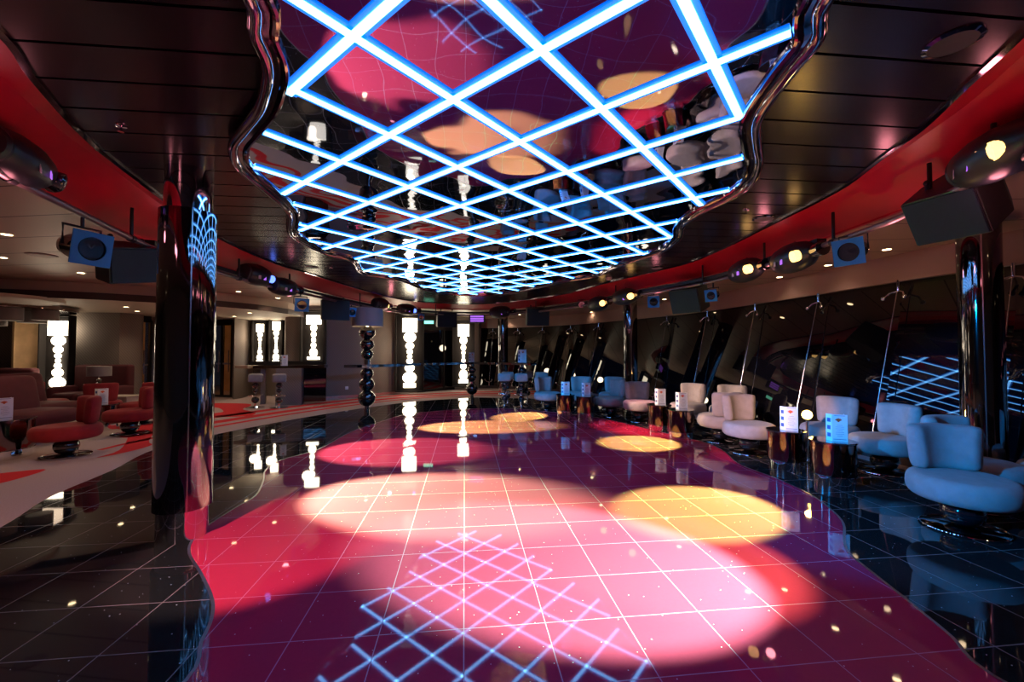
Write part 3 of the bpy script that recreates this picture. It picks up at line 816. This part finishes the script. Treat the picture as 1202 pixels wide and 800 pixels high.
def chair(x, y, fdir, label, kind='pale', z=0):
    """fdir: direction the sitter faces (x, y)"""
    global ch0, chr0
    src = PROTO.get(kind)
    if src is None:
        src = make_chair(label, M['velvet'] if kind == 'pale' else M['velvet_red'], 'pale velvet swivel armchairs' if kind == 'pale' else 'red velvet swivel armchairs'); PROTO[kind] = src; t = src
    else:
        t = copy_tree(src)
    L = math.hypot(x, y); away = (x/L, y/L); rt = (away[1], -away[0])      # fdir = (towards the right, towards the viewer)
    f = (fdir[0]*rt[0]-fdir[1]*away[0], fdir[0]*rt[1]-fdir[1]*away[1])
    t.location = (x, y, z); t.rotation_euler = (0, 0, math.atan2(f[1], f[0])); t['label'] = label
    return t
PROTO = {}
chair(3.44, 3.22, (.5,.85), 'nearest pale velvet armchair, blue-lit, beside the right frame edge')
chair(4.03, 3.68, (.8,.5), 'armchair directly behind the nearest blue-lit one')
chair(4.68, 3.50, (-.35,.9), 'armchair cut by the right frame edge in front of the column')
chair(4.18, 4.72, (-.65,.65), 'blue-lit armchair right of the two mirrored drum tables')
chair(4.12, 5.45, (-.45,.85), 'armchair behind the menu card on the nearer drum table')
chair(3.17, 5.62, (.6,.75), 'lilac-lit armchair left of the bright yellow lamp')
chair(3.14, 6.33, (-.55,-.8), 'pale armchair seen from behind, turned to the left table')
chair(3.80, 7.35, (-.3,.9), 'half hidden armchair by the window behind the turned one')
chair(3.25, 7.75, (-.5,.85), 'warm-lit armchair behind the right one of the middle drum tables')
chair(2.48, 8.15, (.25,.95), 'pink-and-blue armchair in front of the mid black column')
chair(2.07, 8.78, (-.75,.55), 'armchair left of the mid column facing the small drum tables')
chair(2.34, 9.75, (-.3,.95), 'blue armchair behind, nearest to the mid column on its left')
chair(1.60, 9.9, (-.2,.95), 'blue armchair behind the two small drum tables')
chair(.84, 9.85, (.55,.8), 'farthest blue armchair, right of the blue bar stools')
chair(-5.78, 5.45, (-.97,.2), 'nearest red swivel armchair on the carpet, shown from its side', 'red')
chair(-6.28, 6.9, (-.97,.1), 'red swivel armchair partly hidden by the big black column', 'red')
chair(-6.95, 7.9, (-.6,.5), 'red armchair behind the one hidden by the column', 'red')
chair(-7.95, 8.1, (0,-1), 'red armchair with its back to the room, behind the nearest red one', 'red')
chair(-9.25, 8.3, (.8,.5), 'red armchair below the large bead wall light', 'red')

# drum tables and menus
def make_table(label):
    t = thing('drum_table', label, 'side table', group='low drum tables')
    bm = B(); lathe(bm, [(.195,.105),(.195,.425)], n=48); obj('drum', bm, M['drum_mirror'], t)
    bm = B(); lathe(bm, [(.18,0),(.18,.105)], n=48); obj('chrome_plinth', bm, M['chrome'], t)
    bm = B(); lathe(bm, [(.2,.425),(.205,.43),(.205,.44),(.2,.445),(.001,.445)], n=48, cap=False); obj('table_top', bm, M['black_gloss'], t)
    bm = B(); tube(bm, [(.196*math.cos(2*math.pi*k/48), .196*math.sin(2*math.pi*k/48), .107) for k in range(48)], .004, 6, closed=True); obj('lower_band', bm, M['black_gloss'], t)
    return t
def make_menu(label):
    t = thing('menu_card', label, 'menu card', group='folded drink menus')
    h, w_ = .27, .13
    bm = B(); box(bm, (.03,0,h/2), (w_,.006,h), Matrix.Rotation(0, 4, 'Z')); box(bm, (-.05,.03,h/2), (.07,.006,h), Matrix.Rotation(-1.05, 4, 'Z')); box(bm, (.075,.035,h/2), (.075,.006,h), Matrix.Rotation(1.3, 4, 'Z'))
    cd = obj('card', bm, M['paper'], t, smooth=False)
    bm = B()
    for k in range(7): box(bm, (.03,-.0045,.055+k*.018), (w_*(.55 if k % 3 else .35),.002,.003))
    box(bm, (.03,-.0045,.02), (w_*.85,.002,.006)); box(bm, (.03,-.0045,h-.012), (w_*.7,.002,.005))
    obj('print_lines', bm, M['print'], cd, smooth=False)
    bm = B()
    for k in range(5):
        a = math.radians(30+30*k); box(bm, (.02+.018*math.cos(a), -.0048, .205+.016*math.sin(a)), (.026,.002,.010), Matrix.Rotation(-a, 4, 'Y'))
    ball(bm, (.02,-.004,.203), .009, (1,.2,1), 8)
    obj('emblem', bm, M['logo'], cd, smooth=False)
    bm = B()
    for k in range(3): box(bm, (-.054,.024,.06+k*.075), (.038,.002,.04), Matrix.Rotation(-1.05, 4, 'Z'))
    obj('side_photos', bm, M['ink'], cd, smooth=False)
    return t
tabs = [(3.30,4.32,'right one of the two near mirrored drum tables'),(3.20,4.90,'left one of the two near mirrored drum tables, before the yellow lamp'),
 (2.66,6.62,'drum table left of the pale turned armchair, nearer of the middle pair'),(2.55,7.25,'drum table of the middle pair, right of the pink-and-blue armchair'),
 (1.52,8.62,'far small drum table, right of its neighbour'),(1.14,8.95,'farthest small drum table beside the blue armchair'),
 (-6.5,5.35,'wide dark drum table at the left frame edge'),(-7.1,7.3,'dark drum table behind the nearest red armchair'),(-9.0,7.6,'dark drum table in front of the maroon sofa')]
tp = mp = None
menu_lab = ['menu card with red emblem on the nearest mirrored drum table','menu card in front of the bright yellow lamp','menu card on the nearer middle drum table','menu card on the middle table beside the pink-and-blue armchair','menu card on the right far drum table','menu card on the farthest drum table','menu card on the wide drum table at left','dark menu card on the table behind the red armchair']
for k, (x, y, lb) in enumerate(tabs):
    if tp is None: tp = make_table(lb); t = tp
    else: t = copy_tree(tp)
    t.location = (x, y, 0); t['label'] = lb
    if k in (6,): t.scale = (1.45, 1.45, 1.12)
    if k < 8:
        if mp is None: mp = make_menu(menu_lab[k]); m_ = mp
        else: m_ = copy_tree(mp)
        m_.location = (x-.01, y-.06, .4455 if k != 6 else .4455*1.12); m_.rotation_euler = (0,0,math.atan2(y, x)-math.pi/2+(.25 if k < 6 else .1)); m_['label'] = menu_lab[k]
        if k == 6: m_.location = (x+.08, y-.08, .4455*1.12)

# bright yellow lamp on the window side
x, y = 3.66, 5.2
t = thing('spot_lamp', 'bright yellow spot lamp glaring behind the menu card by the window', 'lamp', (x, y, 0))
bm = B(); lathe(bm, [(.11,0),(.11,.02),(.02,.03),(.016,.04),(.016,.5)], n=20); obj('stand', bm, M['chrome'], t)
bm = B(); dd = frame(V((-x,-y,1.35-.57))); lathe(bm, [(.03,-.09),(.055,-.05),(.06,.03)], Matrix.Translation((0,0,.57)) @ dd, 20); obj('lamp_head', bm, M['black'], t)
yl = mat('glaring_yellow_bulb', (1,.8,.3), .3, emit=(1,.62,.1), es=16)
bm = B(); lathe(bm, [(.055,.032),(.04,.047),(.001,.052)], Matrix.Translation((0,0,.57)) @ dd, 20, cap=False); obj('bulb', bm, yl, t)
light('POINT', 'yellow_glow', V((x,y,.62)) + V((-x,-y,.2)).normalized()*.1, 9, (1,.55,.12), radius=.04)

# ------------------------------------------------------------------ stools, long counter
def make_stool(label):
    t = thing('bar_stool', label, 'bar stool', group='bead-stem bar stools')
    bm = B(); box(bm, (0,0,.72), (.31,.29,.2), bev=.045); obj('seat', bm, M['velvet'], t)
    for z, r in ((.545,.075),(.42,.062),(.185,.085)):
        bm = B(); ball(bm, (0,0,z), r, (1,1,.92), 18); obj('bead', bm, M['black_gloss'], t)
    bm = B(); cyl(bm, (0,0,.03), (0,0,.63), .022, n=12); obj('stem', bm, M['chrome'], t)
    bm = B(); tube(bm, [(.15*math.cos(2*math.pi*k/28), .15*math.sin(2*math.pi*k/28), .3) for k in range(28)], .011, 8, closed=True); cyl(bm, (-.15,0,.3), (.15,0,.3), .008, n=8); obj('foot_ring', bm, M['chrome'], t)
    bm = B(); lathe(bm, [(.2,0),(.2,.012),(.04,.04),(.001,.042)], n=32, cap=False); obj('base_disc', bm, M['chrome'], t)
    return t
sp = None
for x, y, lb in ((-.19,10.5,'left blue bar stool before the far counter'),(.23,10.35,'right blue bar stool before the far counter'),(-.12,11.15,'bar stool just behind the left blue one'),(.44,11.85,'bar stool behind the right blue one, pinkish lit'),(.78,11.0,'bar stool behind the farthest blue armchair'),
    (-6.22,10.15,'left grey bar stool at the grey bar counter'),(-5.62,10.1,'right grey bar stool at the grey bar counter')):
    if sp is None: sp = make_stool(lb); t = sp
    else: t = copy_tree(sp)
    t.location = (x, y, 0); t['label'] = lb; t.rotation_euler = (0,0,.15 if x > -1 else .5)
cpts = catmull([V(p) for p in [(-3.76,9.35),(-3.3,9.62),(-2.5,10.9),(-1.25,11.95),(-.3,11.75),(.58,11.1)]], 8, closed=False)
t = thing('bar_counter', 'long curved chrome-edged counter on black bead legs at the far end', 'bar counter')
A_, C_ = inward(cpts, .16), inward(cpts, -.16)
bm = B(); slab(bm, [[*A_, *C_[::-1]]], 1.0, 1.055); obj('counter_top', bm, M['chrome'], t, smooth=False)
bm = B(); slab(bm, [[*inward(cpts, .15), *inward(cpts, -.15)[::-1]]], 1.056, 1.062); obj('glass_surface', bm, M['black_gloss'], t, smooth=False)
def beads(parent, x, y, lst, m='black_gloss', nm='bead'):
    for z, r in lst:
        bm = B(); ball(bm, (x,y,z), r, (1,1,.95), 24); obj(nm, bm, M[m], parent)
beads(t, -3.33, 9.6, [(.85,.145),(.605,.17),(.29,.195)]); 
bm = B(); cyl(bm, (-3.33,9.6,0), (-3.33,9.6,1.0), .06, n=20); obj('leg_core', bm, M['chrome'], t)
beads(t, -1.14, 11.9, [(.84,.12),(.62,.13),(.30,.17)])
bm = B(); cyl(bm, (-1.14,11.9,0), (-1.14,11.9,1.0), .055, n=20); obj('leg_core', bm, M['chrome'], t)
beads(t, .27, 11.35, [(.84,.12),(.62,.13),(.30,.17)])
bm = B(); cyl(bm, (.27,11.35,0), (.27,11.35,1.0), .055, n=20); obj('leg_core', bm, M['chrome'], t)
t = thing('bead_floor_lamp', 'tall lamp of black beads with grey drum shade on the counter end', 'lamp', (-3.33, 9.6, 1.063))
bm = B(); lathe(bm, [(.07,0),(.07,.12)], n=24); obj('chrome_neck', bm, M['chrome'], t)
for z, r in ((.235,.135),(.46,.155),(.735,.18)):
    bm = B(); ball(bm, (0,0,z), r, (1,1,.9), 26); obj('bead', bm, M['black_gloss'], t)
bm = B(); lathe(bm, [(.345,.87),(.345,1.28)], n=40, cap=False); lathe(bm, [(.335,1.28),(.335,.87)], n=40, cap=False); lathe(bm, [(.345,1.28),(.001,1.28)], n=40, cap=False); obj('lamp_shade', bm, M['shade'], t)
light('POINT', 'shade_glow', (-3.33, 9.6, 1.063+1.03), 5, (1,.7,.4), radius=.06)
m_ = copy_tree(mp); m_.location = (.27,11.3,1.063); m_['label'] = 'menu card standing on the far curved counter'; m_.rotation_euler = (0,0,.3); m_.scale = (1.3,1.3,1.3)
m_ = copy_tree(mp); m_.location = (-1.14,11.85,1.063); m_['label'] = 'menu card on the counter before the farthest bead light'; m_.rotation_euler = (0,0,.9)

# grey bar counter on the left back wall
t = thing('grey_bar_counter', 'grey bar counter with wood end and black glass panel at the back wall', 'bar counter')
c0, c1, c2 = at(286, 10.9), at(333, 10.6), at(383, 11.2)
def beam(name, a, b, z0, z1, dp, m):
    q = (a+b)/2; L = (b-a).length; ang = math.atan2((b-a).y, (b-a).x)
    bm = B(); box(bm, (q.x, q.y, (z0+z1)/2), (L, dp, z1-z0), Matrix.Rotation(ang, 4, 'Z'), bev=.004); return obj(name, bm, m, t, smooth=False)
beam('counter_top', c0, at(301,10.8), .93, 1.0, .5, M['wood'])
beam('counter_top', at(301,10.8), c2, .93, 1.0, .5, M['drum_mirror'])
beam('upstand', at(293,11.3), at(380,11.5), 1.0, 1.1, .08, M['niche'])
beam('end_panel', at(307,10.9), at(313,10.95), 0, .93, .3, M['wall'])
beam('front_panel', at(326,10.7), at(356,10.85), 0, .93, .3, M['wall'])
beam('black_glass_panel', at(357,10.95), c2, .05, .93, .2, M['glass'])
m_ = copy_tree(mp); q = at(333, 10.55); m_.location = (q.x, q.y, 1.001); m_['label'] = 'menu card on the grey bar counter'; m_.rotation_euler = (0,0,.4)
o = obj('wall_outlet', box(B(), (0,0,0), (.09,.02,.09), bev=.006), M['paper']); q = at(407.5, 11.97); o.location = (q.x, q.y, .32); o.rotation_euler = (0,0,.85); tag(o, 'small white wall outlet low on the back wall', 'outlet')

# ------------------------------------------------------------------ left lounge
def sofa(x, y, rz, w_, label, hback=.86, d_=.75):
    t = thing('sofa', label, 'sofa', (x, y, 0), rz, 'maroon sofas in the left lounge')
    bm = B(); box(bm, (0, .30, hback/2+.06), (w_, .2, hback-.12), bev=.06); obj('backrest', bm, M['velvet_maroon'], t)
    n = max(1, round(w_/.75))
    for k in range(n):
        bm = B(); box(bm, (-w_/2 + w_/n*(k+.5), -.06, .33), (w_/n-.02, d_-.12, .2), bev=.07); obj('seat_cushion', bm, M['velvet_maroon'], t)
    for s in (-1, 1):
        bm = B(); box(bm, (s*(w_/2-.06), 0, .36), (.16, d_, .42), bev=.06); obj('armrest', bm, M['velvet_maroon'], t)
    bm = B(); box(bm, (0, .02, .12), (w_-.08, d_-.12, .2)); obj('plinth', bm, M['black'], t, smooth=False)
    return t
q = at(18, 9.6); sofa(q.x-.6, 9.3, 0, 2.2, 'long maroon sofa against the left wall under the chandelier', .98)
q = at(114, 9.75); sofa(q.x+.0, 9.65, 0, 1.3, 'high-backed maroon sofa right of the large bead light', 1.05)
t = thing('lounge_chair', 'large maroon lounge chair with high back at the left frame edge', 'armchair', (-7.3, 6.25, 0), .0)
bm = B(); box(bm, (-.25, 0, .68), (.24, .75, .62), Matrix.Rotation(-.22, 4, 'Y'), bev=.1); obj('backrest', bm, M['velvet_maroon'], t)
bm = B(); box(bm, (.12, .0, .38), (.85, .8, .22), bev=.1); obj('seat', bm, M['velvet_maroon'], t)
bm = B(); lathe(bm, [(.26,0),(.26,.02),(.1,.05),(.1,.28)], n=32); obj('pedestal', bm, M['black_gloss'], t)
c = copy_tree(t); c.location = (-8.2, 7.15, 0); c['label'] = 'maroon lounge chair behind the one at the left frame edge'; c['category'] = 'armchair'
t = thing('display_ledge', 'low beige ledge behind the red armchairs, carrying the table lamp', 'ledge', (0,0,0))
a, b = at(113, 9.05), at(160, 9.05)
q = (a+b)/2; bm = B(); box(bm, (q.x, q.y, .19), ((b-a).length, .4, .38), bev=.01); obj('body', bm, M['beige_ledge'], t, smooth=False)
bm = B(); box(bm, (q.x, q.y, .395), ((b-a).length+.03, .44, .03), bev=.008); obj('top', bm, M['beige_ledge'], t, smooth=False)
q = at(120, 9.1); t = thing('table_lamp', 'table lamp with grey drum shade and black bead stem', 'lamp', (q.x, 9.05, .411))
for z, r in ((.06,.07),(.16,.055),(.25,.05),(.33,.045)):
    bm = B(); ball(bm, (0,0,z), r, (1,1,.9), 16); obj('bead', bm, M['black_gloss'], t)
bm = B(); cyl(bm, (0,0,.36), (0,0,.46), .012, n=10); obj('stem', bm, M['chrome'], t)
bm = B(); lathe(bm, [(.2,.42),(.2,.63)], n=32, cap=False); lathe(bm, [(.195,.63),(.195,.42)], n=32, cap=False); obj('lamp_shade', bm, M['shade'], t)
light('POINT', 'lamp_glow', (q.x, 9.05, .411+.5), 1.5, (1,.7,.4), radius=.04)
# grey drum chandelier
t = thing('drum_chandelier', 'flat chrome canopy with clustered grey drum shades above the left lounge', 'chandelier', (-10.75, 8.45, 0))
bm = B(); lathe(bm, [(1.35,2.21),(1.37,2.22),(1.37,2.29),(1.35,2.30),(.001,2.30)], n=56, cap=False); lathe(bm, [(.001,2.21),(1.35,2.21)], n=56, cap=False); obj('canopy', bm, M['drum_mirror'], t)
for k, (dx, dy, r, h) in enumerate([(-1.0,-.3,.22,.22),(-.55,-.7,.24,.28),(-.05,-.85,.2,.22),(.35,-.5,.24,.30),(.75,-.25,.26,.24),(.95,.3,.2,.2),(0,.1,.26,.32),(-.6,.2,.24,.25),(.45,.5,.22,.24)]):
    bm = B(); lathe(bm, [(r,2.21-h),(r,2.21)], Matrix.Translation((dx,dy,0)), 32); obj('drum_shade', bm, M['shade'], t)
bm = B(); cyl(bm, (0,0,2.30), (0,0,ZL), .05, n=16); cyl(bm, (-.4,-.4,2.3), (-.4,-.4,ZL), .03, n=12); obj('ceiling_mount', bm, M['chrome'], t)
# shallow drop discs on the left ceiling
for px, py, r, lb in ((-15,333,.95,'broad cream ceiling disc at the left frame edge'),):
    x, y = P(px, py, ZO-.08); t = thing('ceiling_disc', lb, 'ceiling disc', (x, y, 0))
    z = ZO if y < 7.0 else ZL
    bm = B(); lathe(bm, [(r,z),(r,z-.05),(r-.02,z-.06)], n=56, cap=False); lathe(bm, [(r-.02,z-.06),(.001,z-.06)], n=56, cap=False); obj('disc', bm, M['low_ceiling'], t)

# ------------------------------------------------------------------ stage washes
BLUE = (.0,.20,.62)
def wash(sx, sy, target, size, color, e, blend=.4, z=2.3):
    q = min(TR, key=lambda p: (p-V((sx, sy))).length); p = V((q.x, q.y, z))
    light('SPOT', 'wash_beam', p, e, color, target, size, blend, .04)
wash(-2.6, 1.2, (3.9,3.7,.4), 26, BLUE, 4200)
wash(-3.8, 5.5, (3.7,4.7,.4), 17, BLUE, 3600)
wash(-3.8, 5.0, (.6,10.0,.5), 24, BLUE, 2600)
wash(-3.8, 7.5, (2.0,9.4,.5), 20, BLUE, 2600)
wash(3.0, 5, (-3.6,9.9,1.2), 22, BLUE, 700)
wash(-3.8, 6.5, (3.25,7.2,.5), 17, (1,.66,.46), 4600, .3)
wash(-2.5, 1.0, (3.3,5.7,.5), 12, (1,.6,.58), 3200, .3)
wash(3.0, 6.5, (-6.3,6.2,.3), 30, (1,.4,.33), 260, .6)
wash(-2.0, 1.0, (-5.0,3.8,.0), 26, (1,.50,.25), 260, .12)
# soft red fill added for the cove: bare point lights without any fixture
for i in range(3, len(TR), 9):
    p = TR[i]
    if p.y > .3: light('POINT', 'cove_fill', (p.x, p.y, ZT-.10), 1.6, (1,.28,.34), radius=.05)
